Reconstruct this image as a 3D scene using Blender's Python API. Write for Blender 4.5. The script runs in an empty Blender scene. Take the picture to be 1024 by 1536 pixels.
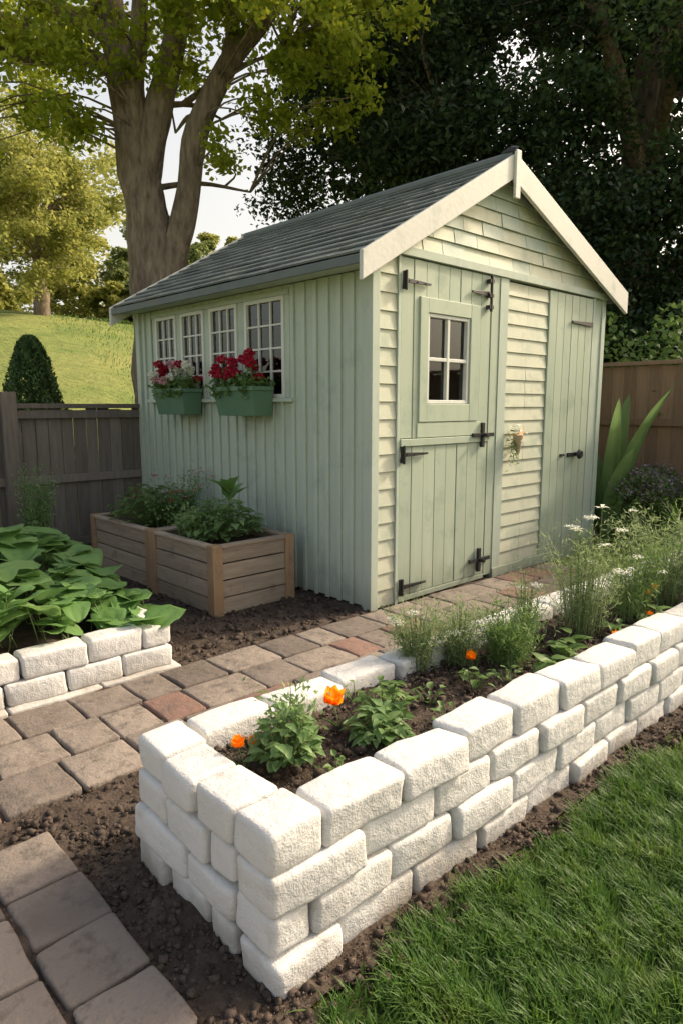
import bpy, math, random
import numpy as np
from mathutils import Vector, Matrix, noise
rng=np.random.default_rng(7); random.seed(7)
R=math.radians
sc=bpy.context.scene
COL=sc.collection
# ------------------------------------------------------------------ materials
def ramp2(nt,fac,c1,c2):
    m=nt.nodes.new('ShaderNodeMix'); m.data_type='RGBA'
    nt.links.new(fac,m.inputs['Factor'])
    m.inputs['A'].default_value=(*c1,1); m.inputs['B'].default_value=(*c2,1)
    return m.outputs['Result'],m
def mkmat(name,c1,c2,rough=.7,ns=6.,nw=.5,bump=0.,bs=60.,transl=0.,c3=None,s3=3.,t3=(.5,.62),spec=.3,streak=None,bump2=0.,bs2=8.,groundc=None):
    m=bpy.data.materials.new(name); m.use_nodes=True; nt=m.node_tree; N=nt.nodes; L=nt.links
    b=N['Principled BSDF']; out=N['Material Output']
    b.inputs['Roughness'].default_value=rough; b.inputs['Specular IOR Level'].default_value=spec
    tc=N.new('ShaderNodeTexCoord'); geo=N.new('ShaderNodeNewGeometry')
    co=tc.outputs['Object']
    if streak:
        mp=N.new('ShaderNodeMapping'); mp.inputs['Scale'].default_value=streak; L.new(co,mp.inputs[0]); sco=mp.outputs[0]
    else: sco=co
    nz=N.new('ShaderNodeTexNoise'); nz.inputs['Scale'].default_value=ns; nz.inputs['Detail'].default_value=6; L.new(sco,nz.inputs['Vector'])
    mr=N.new('ShaderNodeMapRange'); mr.inputs['From Min'].default_value=.3; mr.inputs['From Max'].default_value=.7; L.new(nz.outputs['Fac'],mr.inputs['Value'])
    mx=N.new('ShaderNodeMix'); mx.data_type='FLOAT'; mx.inputs['Factor'].default_value=nw
    L.new(geo.outputs['Random Per Island'],mx.inputs['A']); L.new(mr.outputs[0],mx.inputs['B'])
    col,_=ramp2(nt,mx.outputs['Result'],c1,c2)
    if c3 is not None:
        n3=N.new('ShaderNodeTexNoise'); n3.inputs['Scale'].default_value=s3; n3.inputs['Detail'].default_value=8; n3.inputs['Roughness'].default_value=.65; L.new(co,n3.inputs['Vector'])
        m3=N.new('ShaderNodeMapRange'); m3.inputs['From Min'].default_value=t3[0]; m3.inputs['From Max'].default_value=t3[1]; L.new(n3.outputs['Fac'],m3.inputs['Value'])
        col2,mm=ramp2(nt,m3.outputs[0],(0,0,0),c3); L.new(col,mm.inputs['A']); col=col2
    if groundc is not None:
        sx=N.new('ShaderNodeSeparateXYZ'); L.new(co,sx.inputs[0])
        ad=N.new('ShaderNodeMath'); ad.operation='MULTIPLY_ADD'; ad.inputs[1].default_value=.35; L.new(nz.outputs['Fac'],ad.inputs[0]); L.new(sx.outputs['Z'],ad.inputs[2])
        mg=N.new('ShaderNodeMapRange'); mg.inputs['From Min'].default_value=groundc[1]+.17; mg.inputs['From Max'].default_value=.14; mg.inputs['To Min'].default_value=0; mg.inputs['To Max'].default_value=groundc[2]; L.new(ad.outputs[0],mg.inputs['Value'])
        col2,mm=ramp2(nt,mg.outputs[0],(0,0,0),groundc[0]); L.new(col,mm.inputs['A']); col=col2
    L.new(col,b.inputs['Base Color'])
    last=None
    for bb,ss in ((bump2,bs2),(bump,bs)):
        if bb>0:
            n2=N.new('ShaderNodeTexNoise'); n2.inputs['Scale'].default_value=ss; n2.inputs['Detail'].default_value=5; L.new(sco,n2.inputs['Vector'])
            bp=N.new('ShaderNodeBump'); bp.inputs['Strength'].default_value=bb; bp.inputs['Distance'].default_value=1.0/ss*.5; L.new(n2.outputs['Fac'],bp.inputs['Height'])
            if last: L.new(last,bp.inputs['Normal'])
            last=bp.outputs[0]
    if last: L.new(last,b.inputs['Normal'])
    if transl>0:
        t=N.new('ShaderNodeBsdfTranslucent'); ms=N.new('ShaderNodeMixShader'); ms.inputs[0].default_value=transl
        hs=N.new('ShaderNodeHueSaturation'); hs.inputs['Value'].default_value=1.6; hs.inputs['Hue'].default_value=.485; L.new(col,hs.inputs['Color'])
        L.new(hs.outputs[0],t.inputs['Color']); L.new(b.outputs[0],ms.inputs[1]); L.new(t.outputs[0],ms.inputs[2]); L.new(ms.outputs[0],out.inputs[0])
    return m
M={}
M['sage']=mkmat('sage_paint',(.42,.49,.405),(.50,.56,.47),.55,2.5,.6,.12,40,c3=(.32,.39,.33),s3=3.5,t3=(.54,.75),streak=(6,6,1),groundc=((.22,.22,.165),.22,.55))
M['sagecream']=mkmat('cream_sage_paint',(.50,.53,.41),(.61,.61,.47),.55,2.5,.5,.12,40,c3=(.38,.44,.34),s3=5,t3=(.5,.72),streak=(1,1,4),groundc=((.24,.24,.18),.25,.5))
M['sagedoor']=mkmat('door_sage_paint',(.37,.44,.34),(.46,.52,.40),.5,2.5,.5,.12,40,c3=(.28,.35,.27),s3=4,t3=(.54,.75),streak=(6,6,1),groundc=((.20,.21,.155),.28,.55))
M['trim']=mkmat('cream_trim_paint',(.60,.60,.54),(.68,.67,.61),.5,3,.6,.1,30,c3=(.45,.48,.42),s3=6,t3=(.53,.75))
M['slate']=mkmat('roof_slate',(.10,.12,.12),(.20,.225,.215),.6,5,.4,.3,50,c3=(.14,.16,.12),s3=2.5,t3=(.55,.7))
M['iron']=mkmat('black_iron',(.012,.012,.013),(.03,.03,.03),.45,20,.5,.1,80,spec=.5)
M['whitewin']=mkmat('white_window_paint',(.62,.64,.58),(.70,.71,.66),.45,6,.5,.05,50)
M['dark']=mkmat('dark_interior_wood',(.05,.04,.03),(.08,.065,.05),.8)
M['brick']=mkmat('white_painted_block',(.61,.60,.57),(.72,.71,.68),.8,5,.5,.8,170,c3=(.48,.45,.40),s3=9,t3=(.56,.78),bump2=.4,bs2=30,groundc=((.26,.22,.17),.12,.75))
M['paver']=mkmat('tumbled_paver',(.125,.102,.086),(.32,.27,.225),.85,7,.35,.7,110,c3=(.10,.085,.072),s3=14,t3=(.5,.7),bump2=.45,bs2=22)
M['paverred']=mkmat('red_paver',(.19,.115,.09),(.30,.19,.15),.85,9,.35,.7,110,c3=(.14,.108,.09),s3=14,t3=(.5,.7),bump2=.45,bs2=22)
M['soil']=mkmat('soil',(.040,.029,.021),(.10,.074,.056),.95,16,1.,1.,70,bump2=.6,bs2=22,c3=(.13,.10,.08),s3=40,t3=(.58,.72))
M['chip']=mkmat('mulch_chip',(.03,.02,.015),(.18,.135,.10),.95,14,.1)
M['clod']=mkmat('soil_clod',(.040,.029,.021),(.12,.09,.07),.95,30,.4,.8,120)
M['ground']=mkmat('ground_grass',(.105,.155,.03),(.20,.235,.055),.95,.6,.95,.9,14,c3=(.26,.26,.075),s3=.25,t3=(.42,.7),bump2=.6,bs2=3)
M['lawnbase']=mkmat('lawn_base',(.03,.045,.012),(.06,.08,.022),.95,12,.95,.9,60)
M['blade']=mkmat('grass_blade',(.045,.12,.018),(.105,.20,.035),.5,2.2,.4,transl=.35,c3=(.17,.22,.05),s3=2.2,t3=(.52,.78))
M['bladedry']=mkmat('dry_grass_blade',(.18,.18,.07),(.28,.26,.11),.7,3,.3,transl=.3)
M['oldwood']=mkmat('weathered_grey_wood',(.12,.105,.09),(.25,.22,.19),.85,4,.45,.5,30,streak=(8,8,1))
M['brownwood']=mkmat('brown_fence_wood',(.20,.13,.085),(.34,.23,.15),.8,4,.4,.4,30,streak=(8,8,1))
M['planter']=mkmat('planter_wood',(.26,.205,.15),(.46,.37,.27),.8,6,.5,.5,30,streak=(1,1,9),c3=(.17,.135,.10),s3=8,t3=(.55,.74))
M['planterpost']=mkmat('planter_post_wood',(.29,.185,.10),(.42,.28,.165),.75,4,.5,.4,40,streak=(8,8,1),c3=(.2,.15,.10),s3=9,t3=(.54,.74))
M['bark']=mkmat('bark',(.12,.09,.065),(.31,.245,.18),.95,7,.9,1.,16,streak=(2.2,2.2,.6),bump2=.6,bs2=5)
M['leafgold']=mkmat('sunlit_leaf',(.13,.21,.018),(.33,.36,.04),.5,1.2,.3,transl=.6)
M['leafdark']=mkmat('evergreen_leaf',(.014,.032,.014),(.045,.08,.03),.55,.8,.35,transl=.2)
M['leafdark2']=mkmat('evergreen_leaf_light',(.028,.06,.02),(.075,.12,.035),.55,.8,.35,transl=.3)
M['leaffar']=mkmat('far_leaf',(.18,.22,.05),(.36,.36,.10),.7,.3,.4,transl=.4)
M['leaffar2']=mkmat('far_leaf_green',(.10,.145,.05),(.21,.25,.075),.7,.3,.4,transl=.4)
M['leafmid']=mkmat('garden_leaf',(.07,.14,.035),(.17,.27,.08),.5,6,.3,transl=.35)
M['leaflight']=mkmat('pale_garden_leaf',(.11,.20,.07),(.24,.36,.14),.5,6,.3,transl=.35)
M['leafhosta']=mkmat('broad_leaf',(.10,.22,.055),(.20,.34,.11),.45,9,.45,.25,60,transl=.3,spec=.35)
M['leaffeather']=mkmat('feathery_leaf',(.13,.20,.08),(.28,.35,.17),.6,6,.2,transl=.4)
M['leafconifer']=mkmat('conifer_leaf',(.04,.085,.03),(.11,.18,.055),.6,6,.3,transl=.25)
M['lav']=mkmat('mauve_flower',(.20,.16,.20),(.36,.30,.36),.7,transl=.3)
M['red']=mkmat('red_petal',(.30,.008,.025),(.55,.03,.06),.5,transl=.3)
M['pink']=mkmat('pink_petal',(.45,.10,.16),(.8,.6,.6),.5,transl=.3)
M['white']=mkmat('white_petal',(.66,.68,.56),(.8,.8,.74),.6,transl=.3)
M['orange']=mkmat('orange_petal',(.90,.27,.005),(.95,.50,.02),.5,transl=.4)
M['stem']=mkmat('green_stem',(.12,.18,.06),(.20,.26,.10),.6)
M['flowerbox']=mkmat('green_flower_box',(.09,.18,.11),(.12,.22,.14),.45,4,.6,.05,40)
M['terra']=mkmat('basket',(.35,.28,.2),(.45,.36,.25),.8)
g=bpy.data.materials.new('window_glass'); g.use_nodes=True; nt=g.node_tree; nt.nodes.clear()
o=nt.nodes.new('ShaderNodeOutputMaterial'); ms=nt.nodes.new('ShaderNodeMixShader'); gl=nt.nodes.new('ShaderNodeBsdfGlossy'); gl.inputs['Roughness'].default_value=.03; gl.inputs['Color'].default_value=(.8,.85,.85,1)
tr=nt.nodes.new('ShaderNodeBsdfTransparent'); tr.inputs['Color'].default_value=(.7,.74,.72,1); fr=nt.nodes.new('ShaderNodeFresnel'); fr.inputs[0].default_value=1.8
nt.links.new(fr.outputs[0],ms.inputs[0]); nt.links.new(tr.outputs[0],ms.inputs[1]); nt.links.new(gl.outputs[0],ms.inputs[2]); nt.links.new(ms.outputs[0],o.inputs[0])
M['glass']=g
# ------------------------------------------------------------------ mesh helpers
class MB:
    def __init__(s): s.v=[];s.f=[];s.mi=[];s.n=0;s.mats=[]
    def slot(s,m):
        if m not in s.mats: s.mats.append(m)
        return s.mats.index(m)
    def add(s,v,f,m):
        v=np.asarray(v,float).reshape(-1,3); k=s.slot(m)
        s.v.append(v); o=s.n
        for q in f: s.f.append([int(i)+o for i in q]); s.mi.append(k)
        s.n+=len(v)
    def hexa(s,v,m): s.add(v,[(0,3,2,1),(4,5,6,7),(0,1,5,4),(1,2,6,5),(2,3,7,6),(3,0,4,7)],m)
    def box(s,x0,x1,y0,y1,z0,z1,m):
        s.hexa([(x0,y0,z0),(x1,y0,z0),(x1,y1,z0),(x0,y1,z0),(x0,y0,z1),(x1,y0,z1),(x1,y1,z1),(x0,y1,z1)],m)
    def obox(s,c,ax,h,m):
        c=np.array(c,float); ax=np.array(ax,float); v=[]
        for z in(-1,1):
            for x,y in((-1,-1),(1,-1),(1,1),(-1,1)): v.append(c+ax[0]*h[0]*x+ax[1]*h[1]*y+ax[2]*h[2]*z)
        s.hexa(v,m)
    def obj(s,name,parent=None,smooth=False,bevel=0,loc=None,rot=None):
        me=bpy.data.meshes.new(name); V=np.concatenate(s.v)
        me.from_pydata(V.tolist(),[],s.f)
        for m in s.mats: me.materials.append(M[m])
        me.polygons.foreach_set('material_index',s.mi)
        if smooth: me.polygons.foreach_set('use_smooth',[True]*len(s.f))
        me.update(); ob=bpy.data.objects.new(name,me); COL.objects.link(ob)
        if bevel:
            b=ob.modifiers.new('b','BEVEL'); b.width=bevel; b.segments=2; b.limit_method='ANGLE'
        if parent: ob.parent=parent
        if loc: ob.location=loc
        if rot is not None: ob.rotation_euler=(0,0,rot)
        return ob
def npmesh(name,V,F,mats,mi=None,parent=None,smooth=False,rot=None):
    V=np.asarray(V,np.float32).reshape(-1,3); F=np.asarray(F,np.int32); k=F.shape[1]
    me=bpy.data.meshes.new(name); me.vertices.add(len(V)); me.vertices.foreach_set('co',V.ravel())
    me.loops.add(F.size); me.loops.foreach_set('vertex_index',F.ravel())
    me.polygons.add(len(F)); me.polygons.foreach_set('loop_start',np.arange(0,F.size,k,dtype=np.int32))
    for m in mats: me.materials.append(M[m])
    if mi is not None: me.polygons.foreach_set('material_index',np.asarray(mi,np.int32))
    if smooth: me.polygons.foreach_set('use_smooth',np.ones(len(F),bool))
    me.update(calc_edges=True); me.validate()
    ob=bpy.data.objects.new(name,me); COL.objects.link(ob)
    if parent: ob.parent=parent
    if rot is not None: ob.rotation_euler=(0,0,rot)
    return ob
def empty(name,loc=(0,0,0),rot=0):
    e=bpy.data.objects.new(name,None); e.location=loc; e.rotation_euler=(0,0,rot); COL.objects.link(e); return e
def nrm(a): return a/np.maximum(np.linalg.norm(a,axis=-1,keepdims=True),1e-9)
def leafquads(C,l,w,upb=.4,dirs=None,dw=1.):
    n=len(C); l=np.broadcast_to(l,(n,))[:,None]*rng.uniform(.65,1.3,(n,1)); w=np.broadcast_to(w,(n,))[:,None]*rng.uniform(.7,1.25,(n,1))
    N=rng.normal(size=(n,3)); N=nrm(N); N[:,2]=np.abs(N[:,2])+upb; N=nrm(N)
    D=rng.normal(size=(n,3))
    if dirs is not None: D=D*(1-dw)+dirs*dw
    D=nrm(D-N*(D*N).sum(1,keepdims=True)); S=np.cross(N,D)
    V=np.stack([C-D*l*.5,C+S*w*.5+N*w*.18-D*l*.05,C+D*l*.5,C-S*w*.5+N*w*.18-D*l*.05],1)
    F=np.arange(n*4).reshape(n,4)
    return V.reshape(-1,3),F
def clods(C,s):
    n=len(C); cube=np.array([(x,y,z) for z in(-1,1) for x,y in((-1,-1),(1,-1),(1,1),(-1,1))],float)
    V=cube[None]*(1+rng.normal(0,.22,(n,8,3)))*s[:,None,None]*.5*rng.uniform(.6,1.3,(n,1,3))
    a=rng.uniform(0,6.28,n); c,sn=np.cos(a)[:,None],np.sin(a)[:,None]; t=rng.uniform(-.7,.7,n); ct,st=np.cos(t)[:,None],np.sin(t)[:,None]
    x,y,z=V[...,0],V[...,1],V[...,2]; x,z=x*ct-z*st,x*st+z*ct; x,y=x*c-y*sn,x*sn+y*c
    V=np.stack([x,y,z],-1)+C[:,None]
    f=np.array([(0,3,2,1),(4,5,6,7),(0,1,5,4),(1,2,6,5),(2,3,7,6),(3,0,4,7)])
    F=(np.arange(n)[:,None,None]*8+f[None]).reshape(-1,4); return V.reshape(-1,3),F
def blades(B,D,h,w,bend,up=None):
    n=len(B); S=nrm(np.cross(D,np.array([0,0,1.])))
    lv=[]
    for t,ww in((0,1),(.4,.85),(.75,.55),(1,.08)):
        P=B+np.array([0,0,1.])*(h*(t-.25*bend*t*t))[:,None]+D*(h*bend*t*t)[:,None]
        lv+= [P-S*(w*ww*.5)[:,None],P+S*(w*ww*.5)[:,None]]
    V=np.stack(lv,1); base=np.arange(n)[:,None]*8
    F=np.concatenate([base+np.array([[0,1,3,2]]),base+np.array([[2,3,5,4]]),base+np.array([[4,5,7,6]])],0)
    return V.reshape(-1,3),F
class QP:
    def __init__(s): s.V=[];s.F=[];s.mi=[];s.n=0;s.mats=[]
    def add(s,VF,m):
        V,F=VF
        if m not in s.mats: s.mats.append(m)
        s.V.append(V);s.F.append(F+s.n);s.mi.append(np.full(len(F),s.mats.index(m)));s.n+=len(V)
    def obj(s,name,**k): return npmesh(name,np.concatenate(s.V),np.concatenate(s.F),s.mats,np.concatenate(s.mi),**k)
def cat(P,sub=5):
    P=[np.array(p,float) for p in P]; P=[2*P[0]-P[1]]+P+[2*P[-1]-P[-2]]; out=[]
    for i in range(1,len(P)-2):
        for j in range(sub):
            t=j/sub; a,b,c,d=P[i-1],P[i],P[i+1],P[i+2]
            out.append(.5*((2*b)+(-a+c)*t+(2*a-5*b+4*c-d)*t*t+(-a+3*b-3*c+d)*t**3))
    out.append(P[-2]); return np.array(out)
def tube(mb,pts,rads,m,sides=10,sub=5,wob=.0,closed=True):
    Q=np.array([np.append(p,r) for p,r in zip(pts,rads)])
    C=cat([q for q in Q],sub); P=C[:,:3]; r=np.maximum(C[:,3],.002)
    T=nrm(np.gradient(P,axis=0)); ref=np.array([0.3,1.,0.]) ; V=[]
    a0=nrm(np.cross(T[0],ref))
    for i in range(len(P)):
        a0=a0-T[i]*(a0@T[i]); a0=a0/np.linalg.norm(a0); b0=np.cross(T[i],a0)
        for k in range(sides):
            an=2*math.pi*k/sides; rr=r[i]
            if wob: rr*=1+wob*noise.noise(Vector((math.cos(an)*1.5+P[0][0],math.sin(an)*1.5,P[i][2]*1.3+i*.05)))
            V.append(P[i]+(a0*math.cos(an)+b0*math.sin(an))*rr)
    F=[]
    for i in range(len(P)-1):
        for k in range(sides):
            k2=(k+1)%sides; F.append((i*sides+k,i*sides+k2,(i+1)*sides+k2,(i+1)*sides+k))
    if closed: F.append(tuple(range((len(P)-1)*sides,len(P)*sides)))
    mb.add(V,F,m); return P
_m=8; _idx={}; _pts=[]
for i in range(_m):
    for j in range(_m):
        for k in range(_m):
            if 0 in(i,j,k) or _m-1 in(i,j,k): _idx[(i,j,k)]=len(_pts); _pts.append((i,j,k))
_pts=np.array(_pts); _F=[]
for a in range(_m-1):
    for b in range(_m-1):
        e=_m-1
        _F+=[[_idx[t] for t in q] for q in (
          [(a,b,e),(a+1,b,e),(a+1,b+1,e),(a,b+1,e)],[(a,b,0),(a,b+1,0),(a+1,b+1,0),(a+1,b,0)],
          [(a,0,b),(a+1,0,b),(a+1,0,b+1),(a,0,b+1)],[(a,e,b),(a,e,b+1),(a+1,e,b+1),(a+1,e,b)],
          [(0,a,b),(0,a,b+1),(0,a+1,b+1),(0,a+1,b)],[(e,a,b),(e,a+1,b),(e,a+1,b+1),(e,a,b+1)])]
def rblock(mb,x0,x1,y0,y1,z0,z1,m,r=.015,amp=.004,rot=.02,skew=.0):
    h=np.array([x1-x0,y1-y0,z1-z0])/2; c=np.array([x0+x1,y0+y1,z0+z1])/2; r=min(r,h.min()*.8)
    P=np.zeros((len(_pts),3))
    for ax in range(3):
        H_=h[ax]; A=np.array([-H_,-H_+.5*r,-H_+r,-(H_-r)/3,(H_-r)/3,H_-r,H_-.5*r,H_]); P[:,ax]=A[_pts[:,ax]]
    cl=np.clip(P,-(h-r),h-r); d=P-cl; P=cl+r*nrm(d)
    sd=random.random()*100
    if amp:
        P=P+np.array([noise.noise_vector(Vector(p*9)+Vector((sd,sd,0))) for p in P])*amp*1.6+np.array([noise.noise_vector(Vector(p*30)+Vector((sd,0,sd))) for p in P])*amp*.55
    if skew:
        P[:,0]+=P[:,2]*random.uniform(-skew,skew); P[:,1]+=P[:,2]*random.uniform(-skew,skew)*.5; P[:,0]*=1+P[:,1]/h[1]*random.uniform(-skew,skew)*.25
    a=[random.uniform(-rot,rot) for _ in range(3)]; Rm=np.array(Matrix.Rotation(a[0],3,'X')@Matrix.Rotation(a[1]*.6,3,'Y')@Matrix.Rotation(a[2]*1.3,3,'Z'))
    mb.add(P@Rm.T+c,_F,m)
# ------------------------------------------------------------------ frames
GA=R(42.5); cw,sw=math.cos(GA),math.sin(GA)
def g2w(w,n): return np.stack([w*cw-n*sw,w*sw+n*cw],-1)
SA=R(43.53); cs,ss=math.cos(SA),math.sin(SA); SO=np.array([.188,4.316])
def s2w(s,t): return SO[0]+s*cs-t*ss, SO[1]+s*ss+t*cs
# ------------------------------------------------------------------ ground / terrain
def H(x,y):
    k=np.clip((y-8.5)/24,0,1); up=k*k*(3-2*k)*.35+k*.65
    return 5.75*up*(.12+.88/(1+np.exp((x+1.5)/4)))
def axis(lo,hi,near,step):
    a=list(np.arange(-near,near+.01,step)); s=step
    while a[-1]<hi: s*=1.25; a.append(a[-1]+s)
    s=step
    while a[0]>lo: s*=1.25; a.insert(0,a[0]-s)
    return np.array(a)
xs=axis(-600,600,30,.6); ys=axis(-300,900,42,.6)
X,Y=np.meshgrid(xs,ys,indexing='ij'); Z=H(X,Y)
Z=Z+np.where(Y>10,1,0)*.12*np.sin(X*.5+Y*.3)*np.clip((Y-10)/10,0,1)
nx,ny=X.shape; I=np.arange(nx*ny).reshape(nx,ny)
F=np.stack([I[:-1,:-1],I[1:,:-1],I[1:,1:],I[:-1,1:]],-1).reshape(-1,4)
npmesh('ground',np.stack([X,Y,Z],-1),F,['ground'],smooth=True)
def fbm(x,y,z=0,s=1.):
    return noise.fractal(Vector((x*s,y*s,z)),.8,2.1,4)
def sheet(w0,w1,n0,n1,st,zf):
    a=np.linspace(w0,w1,int((w1-w0)/st)+1); b=np.linspace(n0,n1,int((n1-n0)/st)+1)
    A,B=np.meshgrid(a,b,indexing='ij'); Zz=np.vectorize(zf)(A,B)
    I=np.arange(A.size).reshape(A.shape); F=np.stack([I[:-1,:-1],I[1:,:-1],I[1:,1:],I[:-1,1:]],-1).reshape(-1,4)
    return np.stack([A,B,Zz],-1).reshape(-1,3),F
zs=lambda w,n: .006+max(0,.011+.013*fbm(w,n,0,5)+.009*fbm(w,n,3,26))
q=QP(); q.add(sheet(-3.2,5.2,1.03,6.2,.028,zs),'soil'); q.add(sheet(-1.4,.84,-.8,1.03,.014,zs),'soil')
q.obj('garden_soil',smooth=True,rot=GA)
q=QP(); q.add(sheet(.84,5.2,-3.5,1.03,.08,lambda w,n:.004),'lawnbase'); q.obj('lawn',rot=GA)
def rnd3(n,w0,w1,n0,n1,z,dz): return np.stack([rng.uniform(w0,w1,n),rng.uniform(n0,n1,n),z+rng.uniform(0,dz,n)],-1)
def chips(n,w0,w1,n0,n1,z,sz):
    return leafquads(rnd3(n,w0,w1,n0,n1,z,.010),rng.uniform(sz*.5,sz*1.5,n),rng.uniform(sz*.3,sz,n),.3)
def csz(n,a): return a*(.3+rng.random(n)**6*2.2)
q=QP()
q.add(chips(8000,-.6,.84,-.2,2.22,.016,.006),'chip'); q.add(chips(6000,-.2,2.4,3.02,4.8,.02,.011),'chip')
q.add(chips(3000,.8,3.4,.99,1.10,.018,.007),'chip'); q.add(chips(4000,-2.5,1,4.,6,.02,.018),'chip')
n=4500; q.add(clods(rnd3(n,.60,.84,-.2,2.22,.013,.006),csz(n,.008)),'clod')
n=4500; q.add(clods(rnd3(n,-.9,1.6,1.78,2.25,.013,.006),csz(n,.008)),'clod')
n=2000; q.add(clods(rnd3(n,.72,3.6,.97,1.11,.012,.008),csz(n,.010)),'clod')
n=3500; q.add(clods(rnd3(n,1.64,3.2,3.02,4.8,.016,.008),csz(n,.013)),'clod')
q.obj('mulch_chips',rot=GA)
# ------------------------------------------------------------------ paths
mb=MB()
def pmat(): return 'paverred' if random.random()<.25 else 'paver'
n0=2.22
for row in range(3):
    w=-3.+random.uniform(-.1,.1)
    while w<5.1:
        l=random.choice([.2,.26,.26,.33])
        rblock(mb,w+.004,w+l-.004,n0+.004,n0+.255,-.03,.036+random.uniform(-.004,.004),pmat(),.012,.0042,.012,.06)
        w+=l
    n0+=.26
mb.obj('paver_path',smooth=True,rot=GA)
mb=MB()
w0=.65
for colm in range(7):
    n=2.05+random.uniform(-.03,.02); cwid=random.choice([.21,.25,.24])
    while n>-1.2:
        l=random.choice([.17,.22,.25,.27])
        rblock(mb,w0-cwid+.004,w0-.004,n-l+.004,n-.004,-.03,.034+random.uniform(-.004,.004),'paver' if random.random()<.9 else 'paverred',.012,.0042,.012,.06)
        n-=l
    w0-=cwid+.004
mb.obj('paver_path',smooth=True,rot=GA)
# ------------------------------------------------------------------ raised bed (front)
bed=empty('raised_bed',rot=GA)
mb=MB(); hh=.104
W0,N0,N1=.80,1.106,1.764
first=[.22,.13,.30,.165]
for k in range(4):
    z0=k*hh-.004; z1=z0+hh-.002
    w=W0; i=0
    while w<5.0:
        l=first[k] if i==0 else .272+random.uniform(-.014,.014)
        pr=random.uniform(-.012,.012)-(.0 if k==3 else .004); top=random.uniform(-.004,.006) if k==3 else 0
        nn=.15 if i==0 else .135
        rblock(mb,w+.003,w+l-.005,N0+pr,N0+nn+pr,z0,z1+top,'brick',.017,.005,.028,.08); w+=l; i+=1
    n=N0+.155; j=0
    while n<N1-.05:
        l=[.21,.23,.20,.165][k]+random.uniform(-.01,.01)
        if j==0 and k in(0,2): l*=.6
        if N1-n-l<.07: l=N1-n
        pr=random.uniform(-.014,.012)
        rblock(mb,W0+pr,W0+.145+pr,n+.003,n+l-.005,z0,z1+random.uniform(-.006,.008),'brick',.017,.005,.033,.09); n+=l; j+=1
    w=W0+.165+(.13 if k%2==0 else 0)
    if k%2==0: rblock(mb,W0+.15,w-.005,N1-.125,N1,z0-.006,z1-.012,'brick',.014,.004)
    while w<5.0:
        l=.272+random.uniform(-.015,.015); pr=random.uniform(-.012,.01)
        rblock(mb,w+.004,w+l-.007,N1-.13+pr,N1+pr,z0-.006,z1-.004,'brick',.016,.005,.03,.06); w+=l
    n=N0+.14
    while n<N1-.15:
        rblock(mb,4.88,5.0,n,n+.2,z0,z1,'brick',.02,.005); n+=.205
mb.obj('block_walls',bed,smooth=True)
zb=lambda w,n: .340+.018*fbm(w,n,7,4)+.016*fbm(w,n,3,16)
q=QP(); q.add(sheet(.9,4.92,1.2,1.68,.018,zb),'soil'); q.add(chips(6000,.96,3.5,1.24,1.64,.35,.008),'chip'); n=3000; q.add(clods(rnd3(n,.96,3.4,1.24,1.64,.345,.008),csz(n,.009)),'clod'); q.obj('bed_soil',parent=bed,smooth=False)
# ------------------------------------------------------------------ raised bed (left)
bed2=empty('raised_bed',rot=GA); mb=MB()
for k in range(2):
    z0=.03+k*.11; w=1.63; i=0
    while w>-3:
        l=(.27 if k==0 else .16) if i==0 else .285+random.uniform(-.02,.02); pr=random.uniform(-.01,.01)
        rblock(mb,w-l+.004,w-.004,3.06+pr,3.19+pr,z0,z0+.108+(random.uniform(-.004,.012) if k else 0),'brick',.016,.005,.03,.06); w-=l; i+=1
    n=3.2+(.0 if k else .13)
    while n<4.5:
        rblock(mb,1.49,1.625+random.uniform(-.01,.01),n,n+.26,z0,z0+.108+.02*k,'brick',.016,.005,.03,.06); n+=.268
w=1.66
while w>-3: rblock(mb,w-.42,w-.004,3.02,3.25,-.02,.035,'brick',.01,.004,.008); w-=.42
mb.obj('block_walls',bed2,smooth=True)
q=QP(); q.add(sheet(-3,1.5,3.18,4.5,.04,lambda w,n:.18+.02*fbm(w,n,2,5)),'soil'); q.obj('bed_soil',parent=bed2)
# ------------------------------------------------------------------ broad leaf template
def bleaf(L,W,droop,cup,yaw,tilt,base,heart=.55,nu=9,nv=7,rib=.02,pw=.75,dp=2):
    u=np.linspace(0,1,nu)[:,None]; v=np.linspace(-1,1,nv)[None,:]
    hw=W*.5*np.power(np.clip(np.sin(np.pi*np.power(np.clip(u,.0,1),heart)),0,1),pw)
    x=u*L+0*v - (np.abs(v)**2)*L*.10*(1-u); y=hw*v; z=cup*W*(v**2)*np.sin(np.pi*u)-droop*L*u**dp+rib*L*np.cos(v*9)*np.sin(np.pi*u)*.4-.03*L*(1-np.abs(v))*np.sin(np.pi*u)
    z=z+rng.normal(0,.012,z.shape)*min(L,.3)
    P=np.stack([x+0*z,y+0*z,z],-1).reshape(-1,3)
    ct,st=math.cos(tilt),math.sin(tilt); P=np.stack([P[:,0]*ct-P[:,2]*st,P[:,1],P[:,0]*st+P[:,2]*ct],-1)
    c,s=math.cos(yaw),math.sin(yaw); P=np.stack([P[:,0]*c-P[:,1]*s,P[:,0]*s+P[:,1]*c,P[:,2]],-1)+np.array(base)
    I=np.arange(nu*nv).reshape(nu,nv); F=np.stack([I[:-1,:-1],I[1:,:-1],I[1:,1:],I[:-1,1:]],-1).reshape(-1,4)
    return P,F
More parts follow.
